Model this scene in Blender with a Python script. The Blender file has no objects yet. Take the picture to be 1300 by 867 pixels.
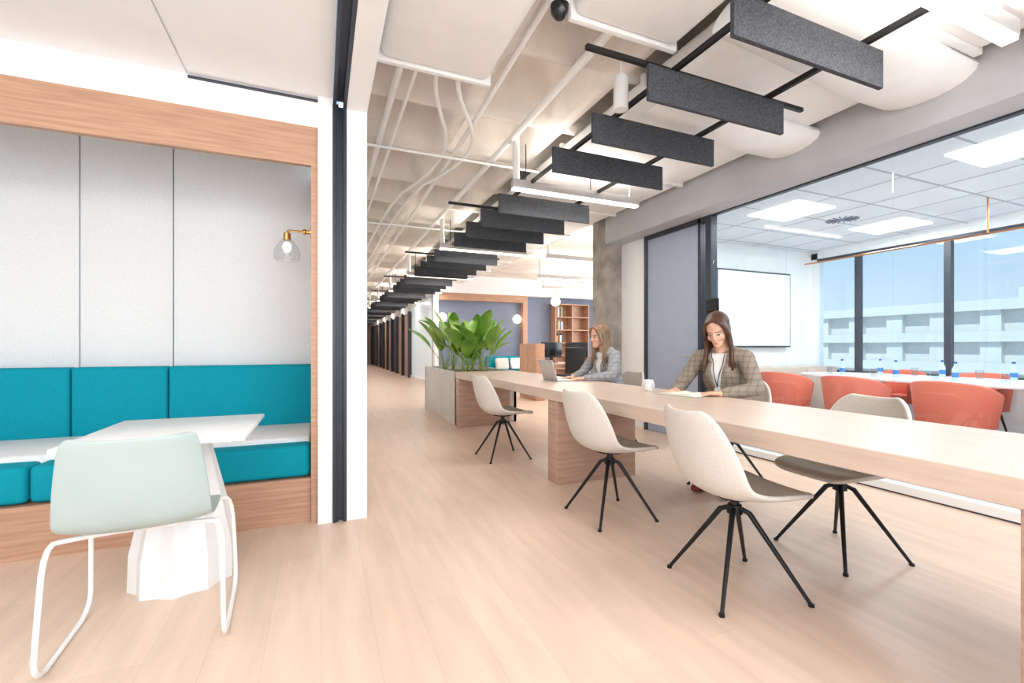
import bpy, bmesh, math, random
from mathutils import Vector, Matrix
from mathutils.bvhtree import BVHTree
random.seed(3)
SC=bpy.context.scene
COL=SC.collection
def lin1(c):
    c/=255.0
    return c/12.92 if c<=0.04045 else ((c+0.055)/1.055)**2.4
def rgb(c,k=1.0): return (min(1,lin1(c[0])*k),min(1,lin1(c[1])*k),min(1,lin1(c[2])*k),1)
# ---------------------------------------------------------------- materials
def M(name,c,rough=.5,metal=0,var=.06,scale=6,stretch=(1,1,1),bump=0,bscale=60,spec=.5,emis=0,ec=None,c2=None,detail=4):
    m=bpy.data.materials.new(name); m.use_nodes=True
    nt=m.node_tree; b=nt.nodes['Principled BSDF']
    b.inputs['Roughness'].default_value=rough; b.inputs['Metallic'].default_value=metal
    b.inputs['Specular IOR Level'].default_value=spec
    tc=nt.nodes.new('ShaderNodeTexCoord'); mp=nt.nodes.new('ShaderNodeMapping')
    mp.inputs['Scale'].default_value=stretch
    nt.links.new(tc.outputs['Object'],mp.inputs['Vector'])
    n=nt.nodes.new('ShaderNodeTexNoise'); n.inputs['Scale'].default_value=scale; n.inputs['Detail'].default_value=detail
    nt.links.new(mp.outputs['Vector'],n.inputs['Vector'])
    r=nt.nodes.new('ShaderNodeValToRGB')
    r.color_ramp.elements[0].position=.32; r.color_ramp.elements[1].position=.68
    r.color_ramp.elements[0].color=rgb(c,1-var) if c2 is None else rgb(c2)
    r.color_ramp.elements[1].color=rgb(c,1+var) if c2 is None else rgb(c)
    nt.links.new(n.outputs['Fac'],r.inputs['Fac']); nt.links.new(r.outputs['Color'],b.inputs['Base Color'])
    if bump:
        n2=nt.nodes.new('ShaderNodeTexNoise'); n2.inputs['Scale'].default_value=bscale
        nt.links.new(mp.outputs['Vector'],n2.inputs['Vector'])
        bp=nt.nodes.new('ShaderNodeBump'); bp.inputs['Strength'].default_value=bump; bp.inputs['Distance'].default_value=.01
        nt.links.new(n2.outputs['Fac'],bp.inputs['Height']); nt.links.new(bp.outputs['Normal'],b.inputs['Normal'])
    if emis:
        b.inputs['Emission Color'].default_value=rgb(ec or c); b.inputs['Emission Strength'].default_value=emis
    return m
def glass(name,tint=(246,252,253),refl=.55,base=.03,rough=.02):
    m=bpy.data.materials.new(name); m.use_nodes=True; nt=m.node_tree; nt.nodes.clear()
    o=nt.nodes.new('ShaderNodeOutputMaterial'); mx=nt.nodes.new('ShaderNodeMixShader')
    t=nt.nodes.new('ShaderNodeBsdfTransparent'); g=nt.nodes.new('ShaderNodeBsdfGlossy')
    t.inputs['Color'].default_value=rgb(tint); g.inputs['Roughness'].default_value=rough
    f=nt.nodes.new('ShaderNodeLayerWeight'); f.inputs['Blend'].default_value=.5
    pw=nt.nodes.new('ShaderNodeMath'); pw.operation='POWER'; pw.inputs[1].default_value=4
    mu=nt.nodes.new('ShaderNodeMath'); mu.operation='MULTIPLY_ADD'; mu.inputs[1].default_value=refl; mu.inputs[2].default_value=base
    nt.links.new(f.outputs['Facing'],pw.inputs[0]); nt.links.new(pw.outputs[0],mu.inputs[0]); nt.links.new(mu.outputs[0],mx.inputs[0])
    nt.links.new(t.outputs[0],mx.inputs[1]); nt.links.new(g.outputs[0],mx.inputs[2]); nt.links.new(mx.outputs[0],o.inputs[0])
    return m
def floor_mat():
    m=M('oak_plank_floor',(224,198,177),rough=.34,var=.07,scale=2.0,stretch=(7,.9,1),spec=.4,detail=8)
    nt=m.node_tree; b=nt.nodes['Principled BSDF']
    ramp=[n for n in nt.nodes if n.type=='VALTORGB'][0]; tc=[n for n in nt.nodes if n.type=='TEX_COORD'][0]
    mp=nt.nodes.new('ShaderNodeMapping'); mp.inputs['Rotation'].default_value=(0,0,math.pi/2)
    nt.links.new(tc.outputs['Object'],mp.inputs['Vector'])
    br=nt.nodes.new('ShaderNodeTexBrick'); br.inputs['Scale'].default_value=1; br.inputs['Brick Width'].default_value=1.3
    br.inputs['Row Height'].default_value=.19; br.inputs['Mortar Size'].default_value=.0012
    br.inputs['Color1'].default_value=(1,1,1,1); br.inputs['Color2'].default_value=(.95,.945,.94,1); br.inputs['Mortar'].default_value=(.84,.82,.80,1)
    nt.links.new(mp.outputs[0],br.inputs['Vector'])
    mx=nt.nodes.new('ShaderNodeMix'); mx.data_type='RGBA'; mx.blend_type='MULTIPLY'; mx.inputs[0].default_value=1
    nt.links.new(ramp.outputs[0],mx.inputs[6]); nt.links.new(br.outputs[0],mx.inputs[7]); nt.links.new(mx.outputs[2],b.inputs['Base Color'])
    return m
def tile_mat(name,c,size,line=.014,emis=0):
    m=M(name,c,rough=.7,var=.02); nt=m.node_tree; b=nt.nodes['Principled BSDF']
    ramp=[n for n in nt.nodes if n.type=='VALTORGB'][0]; tc=[n for n in nt.nodes if n.type=='TEX_COORD'][0]
    br=nt.nodes.new('ShaderNodeTexBrick'); br.offset=0; br.inputs['Scale'].default_value=1; br.inputs['Brick Width'].default_value=size
    br.inputs['Row Height'].default_value=size; br.inputs['Mortar Size'].default_value=line
    br.inputs['Color1'].default_value=(1,1,1,1); br.inputs['Color2'].default_value=(.95,.95,.95,1); br.inputs['Mortar'].default_value=(.55,.56,.58,1)
    nt.links.new(tc.outputs['Object'],br.inputs['Vector'])
    mx=nt.nodes.new('ShaderNodeMix'); mx.data_type='RGBA'; mx.blend_type='MULTIPLY'; mx.inputs[0].default_value=1
    nt.links.new(ramp.outputs[0],mx.inputs[6]); nt.links.new(br.outputs[0],mx.inputs[7]); nt.links.new(mx.outputs[2],b.inputs['Base Color'])
    return m
def plaid_mat(name,c,c2,scale=26):
    m=M(name,c,rough=.85,var=.18,scale=160,spec=.1,bump=.3,bscale=300); nt=m.node_tree; b=nt.nodes['Principled BSDF']
    ramp=[n for n in nt.nodes if n.type=='VALTORGB'][0]; tc=[n for n in nt.nodes if n.type=='TEX_COORD'][0]
    last=ramp.outputs[0]
    for d in ('Y','Z'):
        w=nt.nodes.new('ShaderNodeTexWave'); w.wave_type='BANDS'; w.bands_direction=d; w.inputs['Scale'].default_value=scale*.314
        nt.links.new(tc.outputs['Object'],w.inputs['Vector'])
        pw=nt.nodes.new('ShaderNodeMath'); pw.operation='POWER'; pw.inputs[1].default_value=6
        nt.links.new(w.outputs['Fac'],pw.inputs[0])
        mu=nt.nodes.new('ShaderNodeMath'); mu.operation='MULTIPLY'; mu.inputs[1].default_value=.35
        nt.links.new(pw.outputs[0],mu.inputs[0])
        mx=nt.nodes.new('ShaderNodeMix'); mx.data_type='RGBA'
        nt.links.new(mu.outputs[0],mx.inputs[0]); nt.links.new(last,mx.inputs[6]); mx.inputs[7].default_value=rgb(c2)
        last=mx.outputs[2]
    nt.links.new(last,b.inputs['Base Color'])
    return m
mt={}
mt['floor']=floor_mat()
mt['white']=M('white_paint',(246,246,246),rough=.6,var=.015)
mt['duct']=M('white_duct_paint',(243,242,241),rough=.45,var=.02,bump=.05,bscale=8)
mt['slab']=M('painted_concrete',(236,229,221),rough=.85,var=.10,scale=2.5,bump=.6,bscale=14)
mt['beam']=M('grey_render',(190,190,194),rough=.8,var=.05,scale=3)
mt['concrete']=M('raw_concrete',(176,167,160),rough=.85,c2=(134,126,120),scale=4,bump=.4,bscale=30,detail=10)
mt['wood']=M('ash_laminate',(194,160,141),rough=.42,c2=(174,138,118),scale=3,stretch=(1,1,14),detail=8)
mt['woody']=M('pale_ash_and_glare',(218,196,180),rough=.32,c2=(206,183,165),scale=3,stretch=(16,1.2,16),detail=8)  # pale ash; the communal tabletop's paleness is glare put into the colour
mt['woodx']=M('ash_laminate_long_x',(198,156,128),rough=.45,c2=(172,131,106),scale=3,stretch=(1,10,22),detail=8)
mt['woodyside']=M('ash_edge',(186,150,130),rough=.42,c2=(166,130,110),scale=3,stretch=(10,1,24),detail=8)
mt['teal']=M('teal_fabric',(0,146,166),rough=.8,var=.1,scale=120,bump=.15,bscale=400,spec=.2)
mt['greyfab']=M('light_grey_fabric',(232,235,236),rough=.95,var=.06,scale=140,bump=.3,bscale=300,spec=.1)
mt['darkmetal']=M('anthracite_metal',(56,60,71),rough=.4,metal=.2,var=.05)
mt['midmetal']=M('blue_grey_metal',(122,130,148),rough=.4,metal=.2,var=.05)
mt['black']=M('black_steel',(26,26,28),rough=.4,metal=.4,var=.05)
mt['felt']=M('charcoal_felt',(78,80,85),rough=1,var=.35,scale=110,bump=.5,bscale=200,spec=.05)
mt['beigein']=M('taupe_fabric',(182,174,164),rough=.9,var=.08,scale=150,spec=.1)
mt['beige']=M('cream_fabric',(216,209,201),rough=.9,var=.06,scale=150,spec=.1)
mt['mint']=M('mint_plastic',(168,183,180),rough=.4,var=.02)
mt['whitegloss']=M('white_lacquer',(236,236,235),rough=.3,var=.01)
mt['orange']=M('coral_upholstery',(212,104,80),rough=.7,var=.06,scale=90)
mt['glass']=glass('clear_glass')
mt['glass2']=glass('window_glass',(248,252,254),.3,.02)
mt['shadeglass']=glass('lamp_glass',(246,248,249),.7,.05)
mt['brass']=M('brass',(210,172,110),rough=.25,metal=1,var=.04)
mt['copper']=M('copper',(200,138,98),rough=.3,metal=1,var=.04)
mt['blue']=M('slate_blue_paint',(122,132,154),rough=.7,var=.03)
mt['bluedoor']=M('blue_grey_door',(160,170,190),rough=.5,var=.03)
mt['strip']=M('led_diffuser',(255,240,220),emis=4.5,ec=(255,236,212),var=0)
mt['panel_light']=M('led_panel_diffuser',(255,255,255),emis=3,ec=(255,252,246),var=0)
mt['globe']=M('opal_globe',(255,246,230),emis=3,ec=(255,238,214),var=0)
mt['alu']=M('aluminium',(196,193,191),rough=.35,metal=.4,var=.03)
mt['carpet']=M('grey_carpet',(205,205,207),rough=1,var=.15,scale=80)
mt['screen']=M('white_screen',(228,237,242),rough=.3,var=.02,emis=.12,ec=(228,238,246))
mt['darkscreen']=M('dark_screen',(20,20,24),rough=.2,var=.02)
mt['soil']=M('soil',(70,54,42),rough=1,var=.4,scale=40,bump=.8)
mt['planter']=M('grey_planter',(216,212,208),rough=.6,var=.04)
mt['leaf']=M('leaf_green',(132,170,66),rough=.4,c2=(80,132,46),scale=5)
mt['leaf2']=M('leaf_yellow_green',(192,204,96),rough=.4,c2=(132,170,64),scale=5)
mt['stalk']=M('stalk_green',(130,158,70),rough=.5)
mt['skin']=M('skin',(216,170,146),rough=.5,var=.05,scale=12,spec=.3)
mt['lips']=M('lips',(186,98,90),rough=.4)
mt['dark']=M('eye_dark',(52,34,26),rough=.3)
mt['eyewhite']=M('eye_white',(222,216,210),rough=.3)
mt['brow']=M('brow_brown',(92,62,44),rough=.9)
mt['hair_brown']=M('brown_hair',(96,64,47),rough=.45,c2=(54,34,25),scale=9,stretch=(9,9,1),spec=.4)
mt['hair_blond']=M('blond_hair',(158,126,98),rough=.45,c2=(94,70,52),scale=9,stretch=(9,9,1),spec=.4)
mt['plaid']=plaid_mat('tweed_check',(152,140,127),(92,80,70))
mt['plaid2']=plaid_mat('grey_check_wool',(164,164,168),(92,94,102))
mt['shirt']=M('white_cotton',(236,234,232),rough=.8,var=.02)
mt['dkcloth']=M('black_cloth',(34,34,40),rough=.9)
mt['shoe']=M('dark_red_leather',(120,24,30),rough=.4)
mt['paper']=M('paper',(236,232,220),rough=.9,var=.02)
mt['build']=M('white_facade',(230,229,226),rough=.9,var=.05)
mt['buildwin']=M('facade_glazing',(100,114,128),rough=.3,var=.4,scale=1.3)
mt['brick']=M('brown_facade',(186,162,146),rough=.9,var=.1)
mt['tree']=M('tree_green',(102,128,92),rough=1,var=.3,scale=1)
# ---------------------------------------------------------------- mesh tools
def join(bm,tmp,mi=0):
    for f in tmp.faces: f.material_index=mi
    me=bpy.data.meshes.new('t'); tmp.to_mesh(me); tmp.free(); bm.from_mesh(me); bpy.data.meshes.remove(me)
def box(bm,x0,x1,y0,y1,z0,z1,bev=0,mi=0,seg=2,rot=None):
    t=bmesh.new(); bmesh.ops.create_cube(t,size=1)
    bmesh.ops.scale(t,vec=(x1-x0,y1-y0,z1-z0),verts=t.verts)
    if bev: bmesh.ops.bevel(t,geom=t.edges[:],offset=bev,segments=seg,profile=.5,affect='EDGES')
    if rot is not None: bmesh.ops.transform(t,matrix=rot,verts=t.verts)
    bmesh.ops.translate(t,vec=((x0+x1)/2,(y0+y1)/2,(z0+z1)/2),verts=t.verts); join(bm,t,mi)
def cyl(bm,p0,p1,r0,r1=None,seg=24,mi=0):
    p0=Vector(p0);p1=Vector(p1); r1=r0 if r1 is None else r1
    t=bmesh.new(); L=(p1-p0).length
    bmesh.ops.create_cone(t,cap_ends=True,segments=seg,radius1=r0,radius2=r1,depth=L)
    q=Vector((0,0,1)).rotation_difference((p1-p0).normalized())
    bmesh.ops.transform(t,matrix=Matrix.Translation((p0+p1)/2)@q.to_matrix().to_4x4(),verts=t.verts); join(bm,t,mi)
def ell(bm,c,r,rot=None,sub=3,mi=0):
    t=bmesh.new(); bmesh.ops.create_icosphere(t,subdivisions=sub,radius=1)
    m=Matrix.Translation(Vector(c))@(rot.to_4x4() if rot is not None else Matrix.Identity(4))@Matrix.Diagonal((r[0],r[1],r[2],1))
    bmesh.ops.transform(t,matrix=m,verts=t.verts); join(bm,t,mi)
def chaikin(pts,n=2,closed=False):
    pts=[Vector(p) for p in pts]
    for _ in range(n):
        out=[] if closed else [pts[0]]
        rng=range(len(pts)) if closed else range(len(pts)-1)
        for i in rng:
            a=pts[i]; b=pts[(i+1)%len(pts)]
            out+=[a*.75+b*.25,a*.25+b*.75]
        if not closed: out.append(pts[-1])
        pts=out
    return pts
def tube(bm,pts,rad,seg=10,mi=0,flat=1.0):
    pts=[Vector(p) for p in pts]; n=len(pts)
    if not isinstance(rad,(list,tuple)): rad=[rad]*n
    elif len(rad)!=n: rad=[rad[0]+(rad[-1]-rad[0])*i/(n-1) for i in range(n)]
    t=bmesh.new(); rings=[]; up=None
    for i,p in enumerate(pts):
        d=(pts[min(i+1,n-1)]-pts[max(i-1,0)]).normalized()
        if up is None: up=Vector((0,0,1)) if abs(d.z)<.9 else Vector((1,0,0))
        s=d.cross(up).normalized(); up=s.cross(d).normalized()
        rings.append([t.verts.new(p+(s*math.cos(a)+up*math.sin(a)*flat)*rad[i]) for a in [2*math.pi*k/seg for k in range(seg)]])
    for i in range(n-1):
        for k in range(seg): t.faces.new((rings[i][k],rings[i][(k+1)%seg],rings[i+1][(k+1)%seg],rings[i+1][k]))
    t.faces.new(rings[0][::-1]); t.faces.new(rings[-1]); bmesh.ops.recalc_face_normals(t,faces=t.faces); join(bm,t,mi)
def lathe(bm,prof,c=(0,0,0),seg=32,mi=0,fn=None):
    t=bmesh.new(); rings=[]
    for r,z in prof:
        ring=[]
        for k in range(seg):
            a=2*math.pi*k/seg; rr=r*(fn(k,z) if fn else 1)
            ring.append(t.verts.new((c[0]+rr*math.cos(a),c[1]+rr*math.sin(a),c[2]+z)))
        rings.append(ring)
    for i in range(len(rings)-1):
        for k in range(seg): t.faces.new((rings[i][k],rings[i][(k+1)%seg],rings[i+1][(k+1)%seg],rings[i+1][k]))
    if prof[0][0]>1e-4: t.faces.new(rings[0][::-1])
    if prof[-1][0]>1e-4: t.faces.new(rings[-1])
    bmesh.ops.remove_doubles(t,verts=t.verts,dist=1e-5); bmesh.ops.recalc_face_normals(t,faces=t.faces); join(bm,t,mi)
def prism(bm,poly,z0,z1,mi=0,bev=0):
    t=bmesh.new(); vs=[t.verts.new((p[0],p[1],z0)) for p in poly]; f=t.faces.new(vs)
    r=bmesh.ops.extrude_face_region(t,geom=[f]); bmesh.ops.translate(t,vec=(0,0,z1-z0),verts=[v for v in r['geom'] if isinstance(v,bmesh.types.BMVert)])
    bmesh.ops.recalc_face_normals(t,faces=t.faces)
    if bev: bmesh.ops.bevel(t,geom=t.edges[:],offset=bev,segments=2,affect='EDGES')
    join(bm,t,mi)
def props(o,**k):
    for a,b in k.items():
        if b is not None: o[a]=b
def add(name,bm,mats,parent=None,label=None,category=None,kind=None,group=None,loc=None,sharp=.6):
    if isinstance(bm,bmesh.types.BMesh):
        for f in bm.faces: f.smooth=True
        for e in bm.edges:
            if len(e.link_faces)==2 and e.calc_face_angle(0)>sharp: e.smooth=False
        me=bpy.data.meshes.new(name); bm.to_mesh(me); bm.free()
    else: me=bm; me.name=name
    if not isinstance(mats,(list,tuple)): mats=[mats]
    me.materials.clear()
    for m in mats: me.materials.append(mt[m] if isinstance(m,str) else m)
    o=bpy.data.objects.new(name,me); COL.objects.link(o)
    if parent is not None: o.parent=parent
    if loc: o.location=loc
    props(o,label=label,category=category,kind=kind,group=group)
    return o
def root(name,label,category,loc=(0,0,0),rz=0,group=None):
    e=bpy.data.objects.new(name,None); e.empty_display_size=.1; COL.objects.link(e)
    e.location=loc; e.rotation_euler=(0,0,rz); props(e,label=label,category=category,group=group); return e
def dup(o,loc=None,rz=None,parent=None,label=None):
    n=o.copy(); COL.objects.link(n)
    if parent is not None: n.parent=parent
    if loc is not None: n.location=loc
    if rz is not None: n.rotation_euler=(0,0,rz)
    if label: n['label']=label
    for c in o.children: dup(c,parent=n)
    return n
def S(name,parts,mat,label=None):
    bm=bmesh.new()
    for p in parts: box(bm,*p)
    return add(name,bm,mat,kind='structure',label=label)
NB=lambda: bmesh.new()
# ---------------------------------------------------------------- camera
cam=bpy.data.cameras.new('camera'); co=bpy.data.objects.new('camera',cam); COL.objects.link(co)
co.location=(0,0,1.1); co.rotation_euler=(math.radians(90),0,math.radians(-22.72))
cam.lens=16; cam.sensor_width=36; cam.shift_y=.005; cam.clip_start=.05; cam.clip_end=500
SC.camera=co
# ---------------------------------------------------------------- shell
S('floor',[(-3,4.0,-3,31,-.1,0),(4.0,10,5.0,31,-.1,0)],'floor',label='pale oak plank floor')
S('floor',[(4.0,7.6,-3,5.0,-.1,0)],'carpet',label='light grey meeting room carpet')
bm=NB(); st=.06; x0,x1,y0,y1=.2,4.16,-1.2,31
nx=int((x1-x0)/st); ny=int((y1-y0)/st)+1; grid=[]
for j in range(ny+1):
    row=[]
    for i in range(nx+1):
        x=x0+i*st; y=y0+j*st
        fx=((x-.2)/.9)%1*2-1; fy=((y-.1)/.9)%1*2-1
        fx=max(0,(abs(fx)-.02)/.84); fy=max(0,(abs(fy)-.02)/.84)
        f=(1-min(1,fx)**3)*(1-min(1,fy)**3)
        row.append(bm.verts.new((x,y,3.08+.55*f**.8)))
    grid.append(row)
for j in range(ny):
    for i in range(nx): bm.faces.new((grid[j][i],grid[j+1][i],grid[j+1][i+1],grid[j][i+1]))
add('ceiling',bm,'slab',kind='structure',label='exposed white-painted waffle slab',sharp=2)
S('ceiling',[(4.16,10,5.0,31,3.12,3.2)],'slab',label='exposed white-painted slab')
S('ceiling',[(-3,.064,-1.5,3.1,2.65,2.7)],'white',label='smooth white plasterboard ceiling')
bm=NB(); box(bm,4.06,7.5,-1.5,4.95,2.62,2.66); add('ceiling',bm,tile_mat('ceiling_tiles',(244,246,248),.6),kind='structure',label='white tiled meeting room ceiling')
S('trim_1',[(.147,.27,-1.5,3.06,2.6,3.2)],'white',label='white bulkhead beside sliding wall track')
S('trim_2',[(.066,.085,-1.5,3.06,2.6,2.66),(.126,.145,-1.5,3.06,2.6,2.66),(.085,.126,-1.5,3.06,2.64,2.66)],'darkmetal',label='anthracite sliding wall ceiling track')
S('wall_left',[(.147,.27,3.06,11.9,0,3.3)],'white',label='white partition wall')
S('wall_left',[(-.02,.064,3.06,3.2,0,2.65)],'white',label='white wall strip beside booth')
S('wall_left',[(.2,1.0,11.9,12.0,0,3.3)],'white',label='white corridor corner wall')
S('wall_left',[(.9,1.0,12.0,31,0,3.3)],'white',label='white corridor wall')
S('wall_sun_block',[(-3.1,-3,-1.5,4.2,0,3.2)],'white',label='unseen white side wall added to block sun')  # out of view, added to keep the sun off the floor
bm=NB(); box(bm,.064,.085,3.045,3.12,0,2.62,.003); box(bm,.126,.147,3.045,3.12,0,2.62,.003); box(bm,.085,.126,3.09,3.12,0,2.62)
box(bm,.085,.098,3.055,3.09,0,2.62,.002,1); add('trim_3',bm,['darkmetal','midmetal'],kind='structure',label='anthracite aluminium wall channel')
S('trim_4',[(-3,.064,3.1,3.16,2.47,2.65)],'white',label='white fascia above the booth')
S('trim_5',[(-.7,.062,3.085,3.1,2.628,2.64)],'darkmetal',label='slim dark strip painted for the shaded ceiling gap')  # dark strip stands in for shade in the gap below the ceiling
S('trim_6',[(-.704,-.698,-1.5,3.08,2.648,2.6505)],'beam',label='ceiling panel joint')
bm=NB()
for k in range(7): box(bm,-.98,-.72,2.0+k*.03,2.015+k*.03,2.635,2.65)
for xx in (-1.0,-.72): box(bm,xx,xx+.02,1.96,2.245,2.63,2.652)
box(bm,-1.0,-.7,1.96,1.985,2.63,2.652); box(bm,-1.0,-.7,2.22,2.245,2.63,2.652)
add('air_vent',bm,'alu',label='slatted metal air vent set in white ceiling',category='vent')
# booth
S('wall_back',[(-3,.0,4.12,4.2,0,2.8)],'white')
S('trim_7',[(-.06,-.02,3.1,4.12,0,2.47),(-3,-.06,3.1,3.14,2.23,2.47)],'woodx',label='ash wood booth lining and header')
S('ceiling',[(-3,-.02,3.16,4.12,2.66,2.7)],'white',label='booth ceiling')
pr=root('upholstered_panelling','light grey fabric wall panelling above teal booth bench','wall panel',(-1.3,4.08,.9))
for a,b in [(-2.6,-1.543),(-1.537,-1.008),(-1.002,-.064)]:
    bm=NB(); box(bm,a+1.3,b+1.3,-.03,.035,0,1.74,.006); add('acoustic_panel',bm,'greyfab',pr)
br=root('booth_bench','built-in booth bench with teal cushions and ash plinth','bench',(-1.3,3.6,0))
def badd(name,bm,mat,**k):
    bmesh.ops.translate(bm,vec=(1.3,-3.6,0),verts=bm.verts); return add(name,bm,mat,br,**k)
bm=NB(); box(bm,-2.6,-.062,3.13,4.04,0,.275); badd('plinth',bm,'woodx',label='ash wood plinth')
for a,b in [(-2.6,-1.413),(-1.407,-.064)]:
    bm=NB(); box(bm,a,b,3.15,3.9,.28,.475,.03,seg=4); badd('seat_cushion',bm,'teal',label='teal seat cushion')
bm=NB(); box(bm,-2.6,-.07,3.30,3.92,.4,.505,.02,seg=3); badd('seat_insert',bm,'greyfab',label='light grey seat insert')
for a,b in [(-2.6,-1.541),(-1.535,-1.006),(-1.0,-.064)]:
    bm=NB(); box(bm,a,b,3.91,4.045,.44,.96,.022,seg=4); badd('backrest',bm,'teal',label='teal back cushion')
# sconce
sc=root('wall_sconce','brass wall sconce with clear glass shade on booth side','wall lamp',(-.062,3.62,1.93))
bm=NB(); cyl(bm,(0,0,0),(-.012,0,0),.045); cyl(bm,(-.012,0,0),(-.05,0,0),.015); tube(bm,chaikin([(-.05,0,0),(-.13,0,.0),(-.16,0,.0),(-.165,0,-.03)],2),.008)
ell(bm,(-.05,0,0),(.02,.02,.02)); cyl(bm,(-.165,0,-.02),(-.165,0,-.07),.024,.026); add('arm',bm,'brass',sc,label='brass arm')
bm=NB(); t=bmesh.new(); prof=[(.028,-.06),(.05,-.085),(.078,-.13),(.088,-.17),(.082,-.205),(.07,-.22)]
rings=[[t.verts.new((-.165+r_*math.cos(2*math.pi*k/28),r_*math.sin(2*math.pi*k/28),z_)) for k in range(28)] for r_,z_ in prof]
for i in range(len(rings)-1):
    for k in range(28): t.faces.new((rings[i][k],rings[i][(k+1)%28],rings[i+1][(k+1)%28],rings[i+1][k]))
join(bm,t); add('lamp_shade',bm,'shadeglass',sc,label='clear glass shade')
bm=NB(); ell(bm,(-.165,0,-.12),(.028,.028,.038)); add('bulb',bm,'globe',sc)
# ---------------------------------------------------------------- ducts, beams
bm=NB()
ys=[-1.0+1.22*k for k in range(12)]
for k in range(11):
    box(bm,2.15,3.62,ys[k],ys[k+1],2.86,3.06,.05,seg=4); box(bm,2.13,3.64,ys[k+1]-.022,ys[k+1]+.022,2.845,3.065,.006)
add('air_duct',bm,'duct',label='long white rectangular air duct with flanged joints',category='duct')
def duct(x0,x1,y0,y1,z0,z1,n,lab):
    bm=NB()
    for k in range(n):
        a=y0+(y1-y0)*k/n; b=y0+(y1-y0)*(k+1)/n; box(bm,x0,x1,a,b,z0,z1,.06,seg=4); box(bm,x0-.015,x1+.015,b-.018,b+.018,z0-.012,z1+.01,.005)
    add('air_duct',bm,'duct',label=lab,category='duct')
duct(.32,1.02,.2,2.85,2.84,3.06,2,'short white box air duct beside the bulkhead')
duct(1.25,1.95,-.6,2.15,2.88,3.06,2,'white air duct under the slab')
for y,w_,xa in ((.75,.30,1.9),(1.62,.27,2.0),(2.55,.24,2.1)):
    bm=NB(); tube(bm,chaikin([(xa,y,2.84),(xa+.5,y+.02,2.82),(3.2,y+.1,2.82),(3.71,y+.12,2.84)],2),w_,24,flat=.4); add('round_duct',bm,'duct',label='flattened white branch duct under the main duct',category='duct')
S('trim_8',[(3.72,4.06,-1.5,5.45,2.56,3.07)],'beam',label='grey rendered beam above glass wall')
S('wall_column',[(3.75,4.12,5.45,5.82,0,3.08)],'concrete',label='raw concrete column')
def pipe(pts,r,lab,m='duct'):
    bm=NB(); tube(bm,chaikin(pts,2),r,10); add('conduit_pipe',bm,m,label=lab,category='pipe')
pipe([(.85,2.9,2.98),(.9,3.2,2.95),(1.3,3.9,2.95),(1.28,4.6,2.95),(.95,5.6,2.96),(.95,11.5,2.98)],.016,'thin white conduit bending under the slab')
pipe([(.7,2.9,2.98),(.76,3.3,2.96),(1.1,4.1,2.96),(1.05,5,2.96),(.8,6,2.96),(.8,11.5,2.98)],.016,'thin white conduit bending under the slab')
pipe([(1.15,2.2,3.0),(1.2,4,2.99),(1.2,7,2.99),(1.2,28,2.99)],.02,'white sprinkler pipe under the slab')
pipe([(.5,2.9,3.03),(.5,11.5,3.03)],.026,'white service pipe under the slab')
pipe([(.6,2.9,3.0),(.6,11.5,3.0)],.014,'thin white conduit under the slab')
pipe([(1.62,2.2,3.02),(1.62,28,3.02)],.03,'white service pipe under the slab')
pipe([(.3,4.3,2.93),(2.1,4.3,2.93)],.012,'thin cross conduit under the slab')
pipe([(.3,7.0,2.93),(2.1,7.0,2.93)],.012,'thin cross conduit under the slab')
# ---------------------------------------------------------------- baffles + lights
base_y=1.44
bm=NB(); box(bm,1.63,2.68,-.012,.012,2.435,2.63,.003); b0=add('acoustic_baffle',bm,'felt',label='charcoal felt acoustic baffle hanging from black rails',category='acoustic baffle',group='hanging felt baffles')
first=True
for g in range(0,10):
    for k in range(4):
        y=base_y+2.8*g+.55*k
        if first: b0.location.y=y; first=False
        else: dup(b0,loc=(0,y,0))
r=root('baffle_rail','black steel rail frame carrying the felt baffles','ceiling rail',(2.18,10,2.65))
for x in (1.82,2.55):
    bm=NB(); box(bm,x-.012-2.18,x+.012-2.18,-9.2,19,-.02,.01); add('rail',bm,'black',r)
for g in range(10):
    bm=NB(); y=2.05+2.8*g-10; box(bm,1.28-2.18,2.95-2.18,y-.012,y+.012,.01,.035); add('crossbar',bm,'black',r)
    for x in (1.82,2.55):
        bm=NB(); cyl(bm,(x-2.18,1.2+2.8*g-10,0),(x-2.18,1.2+2.8*g-10,.21 if x>2 else .4),.005,seg=8); add('hanger',bm,'black',r)
def linear(x0,x1,y,z,lab,power=22,up=14,top=3.08):
    e=root('linear_light',lab,'ceiling light',((x0+x1)/2,y,z),group='linear ceiling lights')
    L=(x1-x0)/2; bm=NB(); box(bm,-L,L,-.034,.034,.012,.09,.004); add('housing',bm,'alu',e)
    bm=NB(); box(bm,-L+.005,L-.005,-.03,.03,-.006,.014,.002); add('diffuser',bm,'strip',e)
    bm=NB(); cyl(bm,(-L+.04,0,.09),(-L+.04,0,top-z),.032,seg=16); add('hanger',bm,'whitegloss',e)
    bm=NB(); cyl(bm,(L-.1,0,.09),(L-.1,0,min(.3,top-z)),.004,seg=8); add('cable',bm,'whitegloss',e)
    for pw,zz,rx,cc in ((power,-.014,0,(1,.94,.87)),(up,.1,math.pi,(1,.94,.87))):  # downward lamp of the fixture, then an added upward fill brightening the slab
        l=bpy.data.lights.new('linear_lamp_and_upfill','AREA'); l.shape='RECTANGLE'; l.size=2*L-.05; l.size_y=.05; l.energy=pw; l.color=cc
        o=bpy.data.objects.new('linear_lamp_and_upfill',l); COL.objects.link(o); o.parent=e; o.location=(0,0,zz); o.rotation_euler=(rx,0,0)
for g in range(10):
    linear(1.63,3.05,1.09+2.8*g,2.56,'slim suspended linear LED light above the walkway',power=12,up=10)
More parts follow.
